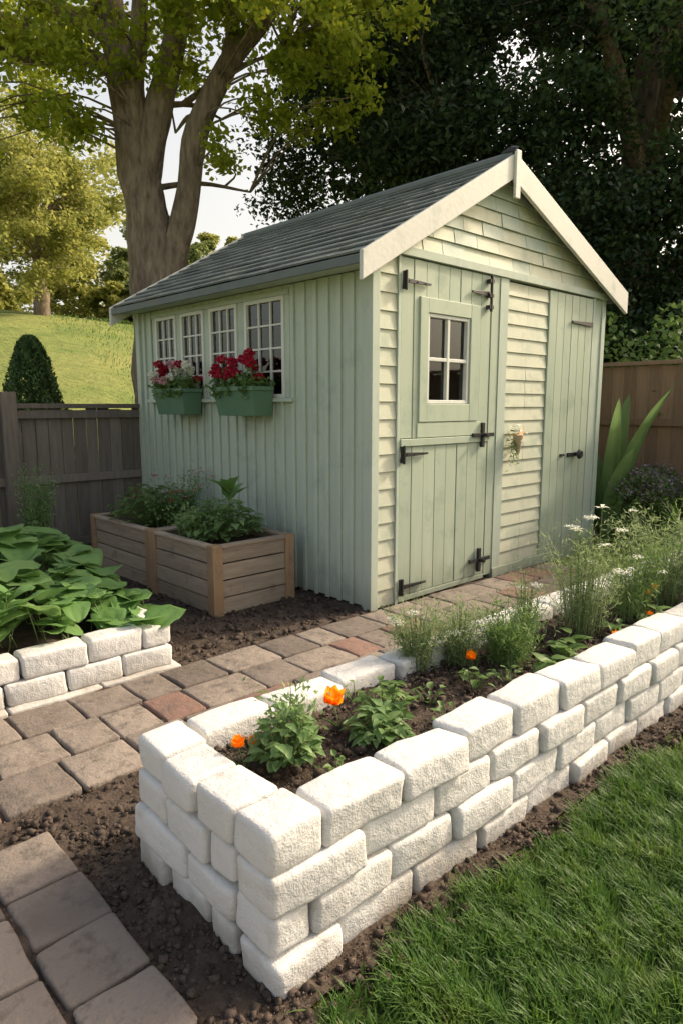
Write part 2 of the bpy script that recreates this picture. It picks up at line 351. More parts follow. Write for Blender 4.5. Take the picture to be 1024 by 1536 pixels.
def strand(p0,p1,w=.004):
    p0=np.array(p0,float);p1=np.array(p1,float); d=p1-p0; L=np.linalg.norm(d)
    s1=nrm(np.cross(d,[0,0,1.])+1e-6)*w; s2=nrm(np.cross(d,s1))*w; mid=(p0+p1)/2+np.array([0,0,L*.05])
    V=[]
    for p,k in((p0,1),(mid,.9),(p1,.6)):
        for s in (s1,s2,-s1,-s2): V.append(p+s*k*.5)
    F=[]
    for a in(0,4):
        for k in range(4): F.append([a+k,a+(k+1)%4,a+4+(k+1)%4,a+4+k])
    return np.array(V),np.array(F)
q=QP()
for i in range(640):
    w=1.62-3.6*rng.random()**1.25; n=3.11+1.5*rng.random()
    x,y=g2w(w,n)
    edge=np.clip(min(1.70-w,n-3.02,.55)/.55,0,1); top=.28+.25*edge**.6+(.08*(n-3.6) if n>3.6 else 0)+.06*math.sin(w*5+n*3)
    z=top-rng.random()**1.5*.15
    L=rng.uniform(.11,.215); yaw=math.atan2(-.7,.1)+rng.normal()*1.6
    base=(x-math.cos(yaw)*L*.5,y-math.sin(yaw)*L*.5,z)
    q.add(bleaf(L,L*rng.uniform(.95,1.2),rng.uniform(.02,.4),rng.uniform(.0,.16),yaw,rng.uniform(-.55,.25),base,.56,9,9,.06,.52),'leafhosta')
    if i%2==0: q.add(strand((x+rng.uniform(-.08,.08),y+.05,.18),base,.007),'stem')
q.obj('hosta_plant',smooth=True)
# ------------------------------------------------------------------ SHED
shed=empty('garden_shed',(SO[0],SO[1],0),SA)
RX=1.31; EL=(-.2,2.235); ER=(3.19,2.36); AP=3.09
WT=2.18
wins=[(.85,1.32),(1.42,1.80),(1.885,2.24),(2.32,2.67)]
mb=MB()
y=.05; bw=.118
while y<2.97:
    y1=min(y+bw,2.97); ymid=(y+y1)/2
    inwin=.82<ymid<2.71
    top=1.40 if inwin else WT
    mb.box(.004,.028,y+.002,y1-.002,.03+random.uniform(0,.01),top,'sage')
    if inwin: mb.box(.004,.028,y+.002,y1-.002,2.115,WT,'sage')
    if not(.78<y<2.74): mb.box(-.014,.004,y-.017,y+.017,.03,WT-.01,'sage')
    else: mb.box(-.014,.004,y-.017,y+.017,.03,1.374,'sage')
    y=y1
ps=[.80]+[v for wv in wins for v in wv]+[2.74]
for i in range(0,len(ps),2): mb.box(.0,.05,ps[i],ps[i+1],1.403,2.115,'sage')
mb.box(-.045,.05,.74,2.80,1.375,1.402,'sage')
mb.box(-.006,.0,.80,2.74,2.115,2.15,'sage')
mb.box(2.97,3.0,.03,2.97,.03,2.40,'sage'); mb.box(.03,2.97,2.97,3.0,.03,2.3,'sage')
mb.box(-.022,.045,-.024,.048,.0,2.26,'sage'); mb.box(2.955,3.022,-.024,.048,.0,2.38,'sage'); mb.box(-.022,.045,2.952,3.022,0,2.24,'sage')
mb.box(.03,2.97,.06,2.95,.02,.06,'dark')
mb.add([(0,2.98,2.28),(3,2.98,2.28),(3,2.98,2.36),(RX,2.98,2.99)],[(0,1,2,3)],'sage')
mb.obj('side_walls',shed,bevel=.003)
mb=MB(); mb.box(.06,2.94,2.6,2.94,.8,.83,'dark'); mb.box(.06,2.94,2.7,2.94,1.3,1.33,'planter'); mb.box(1.5,2.2,1.3,1.9,.06,.9,'planter')
mb.box(.06,2.94,2.945,2.965,.06,2.25,'dark'); mb.box(2.94,2.965,.06,2.94,.06,2.3,'dark')
for i in range(7): mb.box(.3+i*.3,.42+i*.3,2.75,2.87,1.33,1.33+random.uniform(.1,.25),random.choice(['terra','dark','planter']))
mb.obj('interior',shed)
mb=MB()
for a,b in wins:
    z0,z1=1.403,2.112; f=.028
    mb.box(-.012,.03,a,a+f,z0,z1,'whitewin'); mb.box(-.012,.03,b-f,b,z0,z1,'whitewin'); mb.box(-.01,.03,a+f,b-f,z0,z0+f,'whitewin'); mb.box(-.01,.03,a+f,b-f,z1-f,z1,'whitewin')
    for i in range(1,3):
        yy=a+f+(b-a-2*f)*i/3; mb.box(-.003,.02,yy-.007,yy+.007,z0+f,z1-f,'whitewin')
    for i in range(1,4):
        zz=z0+f+(z1-z0-2*f)*i/4; mb.box(-.001,.018,a+f,b-f,zz-.007,zz+.007,'whitewin')
mb.obj('side_windows',shed,bevel=.002)
mb=MB()
for a,b in wins: mb.add([(.012,a,1.4),(.012,b,1.4),(.012,b,2.11),(.012,a,2.11)],[(0,3,2,1)],'glass')
mb.add([(.48,.0,1.35),(.975,.0,1.35),(.975,.0,1.97),(.48,.0,1.97)],[(0,1,2,3)],'glass')
mb.obj('window_glass',shed)
mb=MB()
def siding(x0,x1,z0,z1,mt,p=.112):
    z=z0
    while z<z1-.01:
        zt=min(z+p,z1); e=random.uniform(-.0015,.0015)
        mb.hexa([(x0,-.021+e,z),(x1,-.021-e,z),(x1,.02,z),(x0,.02,z),(x0,-.009,zt-.002),(x1,-.009,zt-.002),(x1,.02,zt-.002),(x0,.02,zt-.002)],mt)
        z=zt
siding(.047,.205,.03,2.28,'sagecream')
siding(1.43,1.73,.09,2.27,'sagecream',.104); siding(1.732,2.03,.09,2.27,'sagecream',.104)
mb.box(2.80,2.953,-.012,.02,.03,2.28,'sage')
mb.box(.207,.232,-.03,.02,.0,2.28,'sage')
mb.box(1.222,1.318,-.03,.02,.05,2.28,'sagedoor'); mb.box(1.322,1.428,-.036,.02,.05,2.28,'sage')
mb.box(2.765,2.798,-.034,.02,.0,2.28,'sage')
mb.box(.0,3.0,-.05,.02,2.283,2.335,'sage')
mb.box(1.322,2.80,-.045,.02,.0,.088,'sagedoor')
z=2.338; p=.098; r_=0
while z<2.98:
    zt=min(z+p,2.99)
    lo=lambda zz: max(.0,RX-(AP-.09-zz)/((AP-EL[1])/(RX-EL[0]))); hi=lambda zz: min(3.0,RX+(AP-.07-zz)/((AP-ER[1])/(ER[0]-RX)))
    x=-.1+(r_%2)*.14
    while x<3.1:
        x2=x+random.uniform(.20,.32); a0,b0=max(x,lo(z)),min(x2,hi(z))-.003; a1,b1=max(x,lo(zt)),min(x2,hi(zt))-.003
        if b0>a0+.004:
            if b1<a1: a1=b1=(a1+b1)/2 if lo(zt)<hi(zt) else (a0+b0)/2; a1-=.001; b1+=.001
            e=random.uniform(-.003,.003)
            mb.hexa([(a0,-.026+e,z),(b0,-.026+e,z),(b0,.02,z),(a0,.02,z),(a1,-.01+e,zt-.003),(b1,-.01+e,zt-.003),(b1,.02,zt-.003),(a1,.02,zt-.003)],'sagecream' if random.random()<.7 else 'sage')
        x=x2
    z=zt; r_+=1
mb.obj('front_wall',shed,bevel=.002)
mb=MB()
def vboards(x0,x1,z0,z1,mt,p=.12,hole=None,y0=-.026):
    n=max(1,round((x1-x0)/p)); p=(x1-x0)/n
    for i in range(n):
        a,b=x0+i*p+.002,x0+(i+1)*p-.002; e=random.uniform(-.002,.002)
        if hole and b>hole[0] and a<hole[1]:
            for (c,d) in ((z0,hole[2]),(hole[3],z1)): mb.box(a,b,y0+e,.01,c,d,mt)
        else: mb.box(a,b,y0+e,.01,z0,z1,mt)
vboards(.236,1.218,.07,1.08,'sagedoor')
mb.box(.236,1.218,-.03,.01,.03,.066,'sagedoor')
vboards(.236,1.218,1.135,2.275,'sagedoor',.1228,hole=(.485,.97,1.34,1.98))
mb.box(.40,1.10,-.036,-.022,1.135,1.235,'sagedoor')
mb.box(.236,1.218,-.04,-.02,1.083,1.131,'sagedoor')
for a,b,c,d in((.41,.492,1.24,2.05),(.963,1.075,1.24,2.05)): mb.box(a,b,-.042,.01,c,d,'sagedoor')
mb.box(.492,.963,-.041,.01,1.24,1.36,'sagedoor'); mb.box(.492,.963,-.041,.01,1.955,2.05,'sagedoor')
for a,b,c,d in((.494,.52,1.362,1.953),(.935,.961,1.362,1.953)): mb.box(a,b,-.03,.005,c,d,'whitewin')
mb.box(.52,.935,-.029,.005,1.362,1.386,'whitewin'); mb.box(.52,.935,-.029,.005,1.93,1.953,'whitewin')
mb.box(.715,.741,-.026,.004,1.386,1.93,'whitewin'); mb.box(.52,.935,-.024,.003,1.645,1.669,'whitewin')
vboards(2.034,2.76,.09,2.27,'sagedoor',.12,y0=-.03)
mb.obj('doors',shed,bevel=.003)
mb=MB()
def strap(x,z,l,sg=1,w=.03):
    mb.hexa([(x,-.05,z-w/2),(x+sg*l,-.05,z-w*.22),(x+sg*l,-.038,z-w*.22),(x,-.038,z-w/2),(x,-.05,z+w/2),(x+sg*l,-.05,z+w*.22),(x+sg*l,-.038,z+w*.22),(x,-.038,z+w/2)],'iron')
for z in(2.13,1.03,.135):
    strap(.262,z,.24); mb.box(.236,.262,-.052,-.034,z-.055,z+.055,'iron'); tube(mb,[(.25,-.056,z-.06),(.25,-.056,z+.06)],[.009,.009],'iron',8,1)
    for k in(.02,.1,.18): mb.box(.262+k,.270+k,-.056,-.048,z-.004,z+.004,'iron')
tube(mb,[(1.17,-.06,2.02),(1.17,-.06,2.27)],[.011,.011],'iron',8,1)
for z in(2.05,2.13,2.23): mb.box(1.145,1.195,-.066,-.03,z-.013,z+.013,'iron')
strap(1.16,2.14,.2,-1,.035)
for z in(1.135,.19):
    mb.box(1.01,1.27,-.054,-.038,z-.014,z+.014,'iron'); mb.box(1.115,1.145,-.058,-.036,z-.09,z+.09,'iron'); tube(mb,[(1.13,-.05,z),(1.13,-.10,z)],[.012,.016],'iron',8,1)
strap(2.745,2.05,.36,-1,.04)
mb.box(2.30,2.36,-.045,-.028,.915,.935,'iron'); mb.box(2.42,2.56,-.045,-.028,.905,.94,'iron')
tube(mb,[(2.56,-.03,.925),(2.56,-.06,.925),(2.56,-.075,.925),(2.56,-.10,.925)],[.018,.02,.045,.03],'iron',12,2)
mb.obj('iron_fittings',shed,bevel=.001)
mb=MB()
def barge(xa,za,xb,zb,d,y0,y1):
    mb.hexa([(xa,y0,za-d),(xb,y0,zb-d),(xb,y1,zb-d),(xa,y1,za-d),(xa,y0,za),(xb,y0,zb),(xb,y1,zb),(xa,y1,za)],'trim')
for y0,y1 in((-.135,-.105),(3.09,3.12)):
    barge(EL[0]-.02,EL[1]-.005,RX-.002,AP+.015,.165,y0,y1); barge(RX+.002,AP+.015,ER[0]+.02,ER[1]+.0,.185,y0,y1)
    mb.box(RX-.03,RX+.03,y0-.022 if y0<0 else y1,y0 if y0<0 else y1+.02,2.80,AP+.03,'trim')
mb.obj('bargeboards',shed,bevel=.004)
mb=MB()
def slope(xa,za,xb,zb,sgn):
    d=np.array([xb-xa,0,zb-za]); L=np.linalg.norm(d); d/=L; nm=np.array([-d[2],0,d[0]])
    if nm[2]<0: nm=-nm
    yv=np.array([0,1.,0])
    c=np.array([(xa+xb)/2,1.49,(za+zb)/2])-nm*.045
    mb.obox(c,[d,yv,nm],[L/2-.01,1.59,.016],'oldwood')
    n=13; e=L/n; th=math.atan(.016/e); dt=d*math.cos(th)-nm*math.sin(th)*1; nt_=nm*math.cos(th)+d*math.sin(th)
    for i in range(n):
        y=-.10-(.13 if i%2 else 0)
        while y<3.085:
            y2=y+.26+random.uniform(-.05,.05); a,b=max(y,-.10),min(y2,3.085)
            if b-a>.02:
                c=np.array([xa,0,za])+d*(e*(i+.5)+.01+random.uniform(-.003,.003))+nm*(-.008+random.uniform(-.002,.002)); c[1]=(a+b)/2
                mb.obox(c,[dt,yv,nt_],[e*.56,(b-a)/2-.0025,.007],'slate')
            y=y2
slope(EL[0],EL[1],RX,AP,1); slope(ER[0],ER[1],RX,AP,-1)
tube(mb,[(RX,-.12,AP+.0),(RX,3.1,AP+.0)],[.035,.035],'slate',10,1)
tube(mb,[(RX,-.15,AP+.02),(RX,-.10,AP+.035),(RX,-.02,AP+.03)],[.03,.035,.02],'iron',10,2)
mb.box(EL[0]-.012,EL[0]+.006,-.10,3.085,2.165,2.218,'slate'); mb.box(-.19,.0,-.10,3.085,2.182,2.194,'sage')
mb.box(ER[0]-.006,ER[0]+.012,-.10,3.085,2.28,2.335,'slate')
mb.obj('roof',shed,bevel=.0015)
def flowerbox(y0,y1,kind):
    mb=MB(); x0,x1=-.235,-.05; z0,z1=1.275,1.485; i=.02
    mb.hexa([(x0+.03,y0+i,z0),(x1,y0+i,z0),(x1,y1-i,z0),(x0+.03,y1-i,z0),(x0,y0,z1-.03),(x1,y0,z1-.03),(x1,y1,z1-.03),(x0,y1,z1-.03)],'flowerbox')
    mb.box(x0-.012,x0+.012,y0-.012,y1+.012,z1-.032,z1,'flowerbox'); mb.box(x1-.015,x1,y0-.012,y1+.012,z1-.032,z1,'flowerbox')
    mb.box(x0+.012,x1-.015,y0-.012,y0+.012,z1-.031,z1-.001,'flowerbox'); mb.box(x0+.012,x1-.015,y1-.012,y1+.012,z1-.031,z1-.001,'flowerbox')
    mb.box(x0+.013,x1-.016,y0+.013,y1-.013,z1-.029,z1-.012,'soil')
    for yy in(y0+.1,y1-.1): mb.box(-.05,-.014,yy-.01,yy+.01,1.30,1.33,'iron')
    e=empty('window_flower_box'); e.location=(SO[0],SO[1],0); e.rotation_euler=(0,0,SA)
    mb.obj('box',e,bevel=.004)
    q=QP()
    n=700; C=np.stack([rng.normal(-.14,.05,n),rng.uniform(y0,y1+.03,n),1.47+np.abs(rng.normal(0,.05,n))],-1); q.add(leafquads(C,.042,.034,.5),'leafmid')
    nf=18
    for i in range(nf):
        yy=(y0+.03+(y1-y0+.09)*(i+rng.random())/nf) if kind=='red' else rng.uniform(y0-.02,y1+.05); xx=rng.normal(-.15,.05); zz=1.53+rng.uniform(0,.20)
        q.add(strand((xx*.6-.05,min(yy,y1-.02),1.47),(xx,yy,zz),.005),'stem')
        P=rng.normal(size=(90,3)); P=nrm(P)*.042*rng.uniform(.6,1.,(90,1)); P[:,2]*=.75
        q.add(leafquads(P+np.array([xx,yy,zz]),.024,.022,.1),'red' if kind=='red' else ('red','pink','white','red','white')[i%5])
    for i in range(14):
        yy=rng.uniform(y0,y1); p=np.array([-.24,yy,1.47]); q.add(leafquads(p+rng.normal(size=(8,3))*np.array([.008,.02,.02])+np.array([-.01,0,-.02]),.03,.024,.1),'leafmid')
    q.obj('flowers',parent=e)
flowerbox(.93,1.42,'red'); flowerbox(1.87,2.33,'mix')
e=empty('hanging_flower_basket',(SO[0],SO[1],0),SA); mb=MB(); tube(mb,[(1.55,-.09,.98),(1.54,-.09,1.06),(1.54,-.09,1.12)],[.012,.03,.042],'terra',12,3); mb.box(1.53,1.55,-.1,-.028,1.15,1.16,'iron'); mb.obj('basket',e)
q=QP(); P=rng.normal(size=(140,3))*np.array([.028,.02,.03])+np.array([1.54,-.09,1.14]); q.add(leafquads(P,.018,.014),'white'); P=rng.normal(size=(260,3))*np.array([.028,.02,.07])+np.array([1.50,-.08,1.03]); q.add(leafquads(P,.03,.010),'leaffeather'); P=rng.normal(size=(16,3))*.02+np.array([1.54,-.1,1.13]); q.add(leafquads(P,.022,.018),'orange'); q.obj('flowers',parent=e)
# ------------------------------------------------------------------ planters
def planter(x0,x1,y0,y1,h):
    e=empty('wooden_planter',(SO[0],SO[1],0),SA); mb=MB(); p=.075; nb=4; bh=(h-.03)/nb
    for px in(x0,x1-p):
        for py in(y0,y1-p): mb.box(px,px+p,py,py+p,-.01,h,'planterpost')
    for k in range(nb):
        z0=.02+k*bh; z1=z0+bh-.008
        def jj(): return random.uniform(-.004,.004)
        a=jj();b=jj()
        mb.box(x0+p,x1-p,y0+.014+a,y0+.04+a,z0+jj()*.5,z1,'planter'); mb.box(x0+p,x1-p,y1-.04,y1-.012,z0,z1,'planter')
        mb.box(x0+.014+b,x0+.04+b,y0+p,y1-p,z0+jj()*.5,z1,'planter'); mb.box(x1-.04,x1-.012,y0+p,y1-p,z0,z1,'planter')
    mb.box(x0+p,x1-p,y0-.002,y0+.06,h-.022,h-.002,'planter'); mb.box(x0-.002,x0+.06,y0+p,y1-p,h-.022,h-.002,'planter'); mb.box(x1-.06,x1+.002,y0+p,y1-p,h-.022,h-.002,'planter'); mb.box(x0+p,x1-p,y1-.06,y1+.002,h-.022,h-.002,'planter')
    mb.box(x0+.045,x1-.045,y0+.045,y1-.045,.02,h-.06,'soil'); mb.obj('box',e,bevel=.005)
planter(-.82,-.16,.575,1.40,.475); planter(-.78,-.16,1.47,2.48,.46)
# ------------------------------------------------------------------ generic plants
def feathery(name,x,y,z,h,r,ns,leafm='leaffeather',dens=26,lw=(.028,.004),flower=None,nf=0):
    q=QP()
    for i in range(ns):
        a=rng.uniform(0,2*math.pi); rr=r*math.sqrt(rng.random()); b=np.array([x+math.cos(a)*rr*.4,y+math.sin(a)*rr*.4,z]); hh_=h*rng.uniform(.55,1.05)
        D=np.array([math.cos(a),math.sin(a),0.]); ben=rng.uniform(.05,.75)*r/max(h,.01)*1.2
        q.add(blades(b[None],D[None],np.array([hh_]),np.array([.005]),np.array([ben])),'stem')
        t=rng.uniform(.15,1,dens)[:,None]; P=b+np.array([0,0,1.])*hh_*(t-.25*ben*t*t)+D*hh_*ben*t*t
        P=P+rng.normal(size=P.shape)*.014*(1+r*3)
        dirs=nrm(rng.normal(size=P.shape)*.6+np.array([0,0,.7])+D*.4)
        q.add(leafquads(P,lw[0],lw[1],.1,dirs,.9),leafm)
        if flower and i<nf:
            tp=b+np.array([0,0,1.])*hh_*(1-.25*ben)+D*hh_*ben
            n=60; an=rng.uniform(0,6.28,n); rd=.026*np.sqrt(rng.random(n)); C=tp+np.stack([np.cos(an)*rd,np.sin(an)*rd,.008-rd*rd*8+rng.normal(0,.003,n)],-1)
            q.add(leafquads(C,.008,.007,.5),flower)
    return q.obj(name)
def leafy(name,x,y,z,h,r,n,L,m='leafmid',heart=.6):
    q=QP()
    for i in range(n):
        a=rng.uniform(0,6.28); rr=r*math.sqrt(rng.random()); zz=z+h*(.25+.75*rng.random())*(1-.45*(rr/r)**2)
        l=L*rng.uniform(.6,1.2); c=np.array([x+math.cos(a)*rr,y+math.sin(a)*rr,zz]); yaw=a+rng.uniform(-.8,.8)
        b=c-np.array([math.cos(yaw),math.sin(yaw),0])*l*.4
        q.add(bleaf(l,l*rng.uniform(.6,.85),rng.uniform(.1,.6),rng.uniform(.05,.3),yaw,rng.uniform(-.2,.6),b,heart,6,5,.03),m)
        q.add(strand((x+math.cos(a)*rr*.2,y+math.sin(a)*rr*.2,z),b,.004),'stem')
    return q.obj(name,smooth=True)
def poppy(name,x,y,z0,z1,s):
    q=QP(); q.add(strand((x+.02,y,z0),(x,y,z1-.01),.004),'stem')
    for i in range(7): q.add(bleaf(s,s*1.1,-.25,.15,i*.9+.3,1.05 if i%2 else .6,(x,y,z1-.012),.45,6,6,.05),'orange')
    P=rng.normal(size=(24,3))*.006+np.array([x,y,z1+.004]); q.add(leafquads(P,.007,.006),'orange')
    for i in range(5):
        a=rng.uniform(0,6.28); q.add(strand((x+.02,y,z0),(x+math.cos(a)*.05,y+math.sin(a)*.05,z0+.06),.004),'leafmid')
    return q.obj(name,smooth=True)
ZB=.345
leafy('marigold_plant',-.16,1.80,ZB,.17,.10,150,.038,'leaflight',.7); feathery('marigold_plant',-.14,1.84,ZB,.23,.09,18,'leaflight',24,(.028,.010))
leafy('strawberry_plant',.115,1.95,ZB,.11,.10,110,.045,'leaflight',.55); leafy('strawberry_plant',.14,2.05,ZB,.15,.09,70,.04,'leafmid')
poppy('orange_poppy',-.025,2.0,ZB,.445,.058); poppy('orange_poppy',-.285,1.76,ZB,.43,.034); poppy('orange_poppy',.49,2.47,ZB,.41,.036)
poppy('orange_poppy',1.50,3.25,ZB,.44,.032); poppy('orange_poppy',1.57,3.32,ZB,.45,.03); poppy('orange_poppy',1.46,3.12,ZB,.37,.028); poppy('orange_poppy',-.25,1.80,ZB,.42,.02); poppy('orange_poppy',1.15,2.75,ZB,.40,.026)
feathery('feathery_herb',.29,2.50,ZB,.28,.14,80,'leaffeather',34,(.03,.0035),flower='white',nf=3)
feathery('feathery_herb',.46,2.56,ZB,.26,.14,70,'leaffeather',36,(.03,.0035),flower='white',nf=1)
feathery('feathery_herb',.66,2.56,ZB,.25,.16,90,'leafmid',36,(.03,.005))
feathery('feathery_herb',.78,2.78,ZB,.34,.13,36,'leaffeather',30,flower='white',nf=2)
feathery('dill_plant',1.06,2.92,ZB,.52,.24,80,'leaffeather',40,(.035,.0035),flower='white',nf=5)
feathery('dill_plant',1.36,3.12,ZB,.44,.20,60,'leafmid',40,(.035,.005),flower='white',nf=2)
feathery('dill_plant',1.68,3.42,ZB,.52,.28,90,'leaffeather',40,(.04,.005),flower='white',nf=3)
feathery('dill_plant',2.05,3.72,ZB,.50,.28,90,'leafmid',38,(.04,.006)); feathery('dill_plant',2.45,4.05,ZB,.55,.3,80,'leaffeather',38,(.04,.006)); feathery('dill_plant',1.9,3.3,ZB,.4,.2,60,'leafmid',38,(.04,.006))
for i,(x,y,s) in enumerate([(.78,2.42,.06),(.86,2.55,.07),(.93,2.7,.07),(.48,2.32,.04),(.60,2.36,.03),(1.2,2.85,.05),(1.45,3.05,.06),(.05,2.2,.03),(.3,2.2,.03),(.0,1.7,.025),(.35,2.05,.025)]):
    leafy('seedling_plant',x,y,ZB,.07+.3*s,.07,14,s)
q=QP()
for (x,y,z) in((1.10,2.95,.86),(1.16,3.0,.90),(1.05,3.0,.80),(1.14,2.9,.75)):
    q.add(strand((x,y,ZB),(x,y,z),.004),'stem')
    for i in range(7): q.add(bleaf(.034,.020,.35,.1,i*.9,rng.uniform(.1,.7),(x,y,z+rng.normal()*.004),.5,5,4),'white')
q.obj('white_daisy')
for (s,t) in((3.75,-.9),(3.7,-.3),(3.72,.3),(3.6,-1.5),(3.3,-.35)):
    x,y=s2w(s,t); q=QP(); n=1500; a=rng.normal(size=(n,3)); C=nrm(a)*rng.uniform(.7,1,(n,1))*np.array([.3,.3,.36])+np.array([x,y,.42])
    q.add(leafquads(C,.05,.02,.2),'leafmid'); C2=C[C[:,2]>.5][:500]; C2=C2+rng.normal(size=C2.shape)*.03; q.add(leafquads(C2,.035,.02),'lav'); q.obj('lavender_bush')
for (s,t) in((3.2,-.35),(2.3,-.28)):
    x,y=s2w(s,t); feathery('feathery_herb',x,y,.02,.28,.14,36,'leaffeather',30)
q=QP(); x,y=s2w(3.34,.0)
for i in range(11):
    a=i*2.4+rng.uniform(-.3,.3); L=rng.uniform(.95,1.6); q.add(bleaf(L,rng.uniform(.15,.24),rng.uniform(.12,.42),.16,a,rng.uniform(1.34,1.52),(x+math.cos(a)*.05,y+math.sin(a)*.05,.08),.85,16,7,.012,.7,3),'leaflight')
q.obj('banana_plant',smooth=True)
x,y=s2w(-.48,1.0); leafy('leafy_herb_plant',x,y,.42,.30,.30,330,.07,'leaflight'); feathery('feathery_herb',x-.12,y-.05,.42,.30,.26,40,'leaflight',30,(.035,.012))
q=QP()
for i in range(7): q.add(bleaf(.17,.10,.3,.2,i*.9,.9,(x+.05,y+.1,.68+i*.014),.6,7,5),'leafhosta')
q.add(strand((x+.05,y+.1,.4),(x+.05,y+.1,.76),.008),'stem'); q.obj('seedling_plant',smooth=True)
x,y=s2w(-.48,1.95); leafy('leafy_herb_plant',x,y,.40,.34,.34,360,.06); feathery('feathery_herb',x+.22,y+.1,.40,.46,.22,30,'leaflight',26,(.035,.01),flower='pink',nf=10)
feathery('feathery_herb',x+.1,y-.1,.40,.40,.3,30,'leafmid',30,(.03,.01),flower='red',nf=8)
# ------------------------------------------------------------------ fences
def fence(name,x0,x1,yy,h,mt,axis='x',posts=None,side=-1,pw=.11,rails=(.25,.62,.95),tall=.08,railm=None):
    e=empty(name,(SO[0],SO[1],0),SA); mb=MB(); railm=railm or mt
    def bx(a,b,c,d,z0,z1,m):
        if axis=='x': mb.box(a,b,c,d,z0,z1,m)
        else: mb.box(c,d,a,b,z0,z1,m)
    a=x0
    while a<x1:
        wv=pw*random.uniform(.92,1.08); bx(a+.002,a+wv-.004,yy-.009+random.uniform(-.004,.004),yy+.009,.02,h-.05+random.uniform(-.012,.012),mt); a+=wv
    for r in rails: bx(x0,x1,yy+side*.05,yy+side*.0135,h*r-.035,h*r+.035,railm)
    bx(x0,x1,yy+side*.06,yy+side*-.03,h-.045,h-.005,railm)
    for p in posts: bx(p-.06,p+.06,yy+side*.12,yy+side*.061,-.02,h+tall,railm)
    mb.obj('boards',e,bevel=.004)
fence('grey_wooden_fence',-6.,-.02,3.06,1.37,'oldwood',posts=[-1.2,-2.9,-4.6],rails=(.10,.52,.93),side=-1,tall=.09)
fence('brown_wooden_fence',-5,6.,4.03,1.80,'brownwood',axis='y',posts=[-3.2,-1.4,1.5,3.4],rails=(.2,.655),side=-1,pw=.13,tall=-.02)
# ------------------------------------------------------------------ trees
def crown(name,wood,clusters,m,leafl,leafw,limbpts=None,twr=.02,par=None,upb=.35,shell=.55,twm='bark'):
    q=QP(); LP=np.array(limbpts) if limbpts is not None else None
    for c,r,n in clusters:
        c=np.array(c,float); r=np.broadcast_to(r,(3,))
        P=nrm(rng.normal(size=(n,3)))*np.power(rng.random((n,1)),shell)*r*rng.uniform(.8,1.25,(1,3))
        P+=rng.normal(size=P.shape)*r*.15
        q.add(leafquads(P+c,leafl,leafw,upb),m if isinstance(m,str) else m[0 if rng.random()<m[2] else 1])
        if LP is not None and wood is not None:
            d=np.linalg.norm(LP-c,axis=1)+np.maximum(0,LP[:,2]-c[2])*1.5; p=LP[np.argmin(d)]
            mid=(p+c)/2+np.array([rng.uniform(-.2,.2),rng.uniform(-.2,.2),.15*np.linalg.norm(c-p)])
            tube(wood,[p,mid,c],[twr*1.6,twr,twr*.4],twm,5,3)
    return q.obj(name,parent=par)
T=empty('large_deciduous_tree'); mb=MB(); LP=[]
limbs=[([(-2.55,10,-.2),(-2.58,10,1.2),(-2.61,10,3.0),(-2.69,10,3.9),(-2.80,10,4.7),(-2.96,10,5.8),(-3.1,10.1,6.8),(-3.3,10.3,8.6)],[.46,.40,.36,.31,.26,.20,.17,.08],16),
([(-2.42,9.95,2.6),(-2.33,9.9,3.3),(-2.14,9.85,3.95),(-1.92,9.8,5.0),(-1.50,9.8,5.8),(-1.0,9.7,6.3),(-.6,9.7,6.8),(.1,9.6,7.8)],[.16,.19,.175,.155,.135,.11,.09,.04],12),
([(-2.72,10,4.3),(-2.53,9.9,5.0),(-2.22,9.8,6.0),(-2.0,9.8,6.8),(-1.8,9.6,8.2)],[.20,.19,.15,.12,.05],12),
([(-2.85,10,5.4),(-3.05,9.9,5.78),(-3.52,9.8,5.92),(-4.07,9.7,5.84),(-4.6,9.6,5.98),(-5.6,9.5,6.3)],[.15,.135,.11,.095,.08,.04],10),
([(-2.95,10,5.9),(-3.12,9.95,6.2),(-3.58,9.9,6.42),(-4.18,9.8,6.75),(-5.2,9.6,7.5)],[.14,.12,.10,.08,.04],10),
([(-1.5,9.8,5.8),(-1.35,9.7,6.5),(-1.3,9.5,7.4)],[.09,.07,.04],8),
([(-2.65,10,4.6),(-2.75,9.8,5.4),(-2.62,9.7,6.2),(-2.5,9.6,7.5)],[.16,.14,.11,.05],10),
([(-4.0,9.7,5.86),(-4.3,9.3,6.2),(-4.7,9.0,6.6)],[.06,.05,.03],6)]
for p,r,sd in limbs:
    P=tube(mb,p,r,'bark',sd,6,.28); LP+=[x for x in P if x[2]>4.2]
for i in range(16):
    p=LP[rng.integers(len(LP))]; d=nrm(rng.normal(size=3)); d[2]=abs(d[2])*.8; a=p+d*rng.uniform(.8,1.6); m=(p+a)/2+np.array([0,0,.1])
    P=tube(mb,[p,m,a],[.05,.035,.015],'bark',6,4); LP+=list(P)
cl=[]
for i in range(190):
    z=rng.uniform(5.9,9.2); x=rng.uniform(-7.5,.9); y=rng.uniform(8.6,12.2)
    if z<6.6 and rng.random()<.45: continue
    if z>7.2 and rng.random()<.5: continue
    cl.append(((x,y,z),(rng.uniform(.3,.6),rng.uniform(.3,.6),rng.uniform(.18,.38)),int(rng.uniform(140,270))))
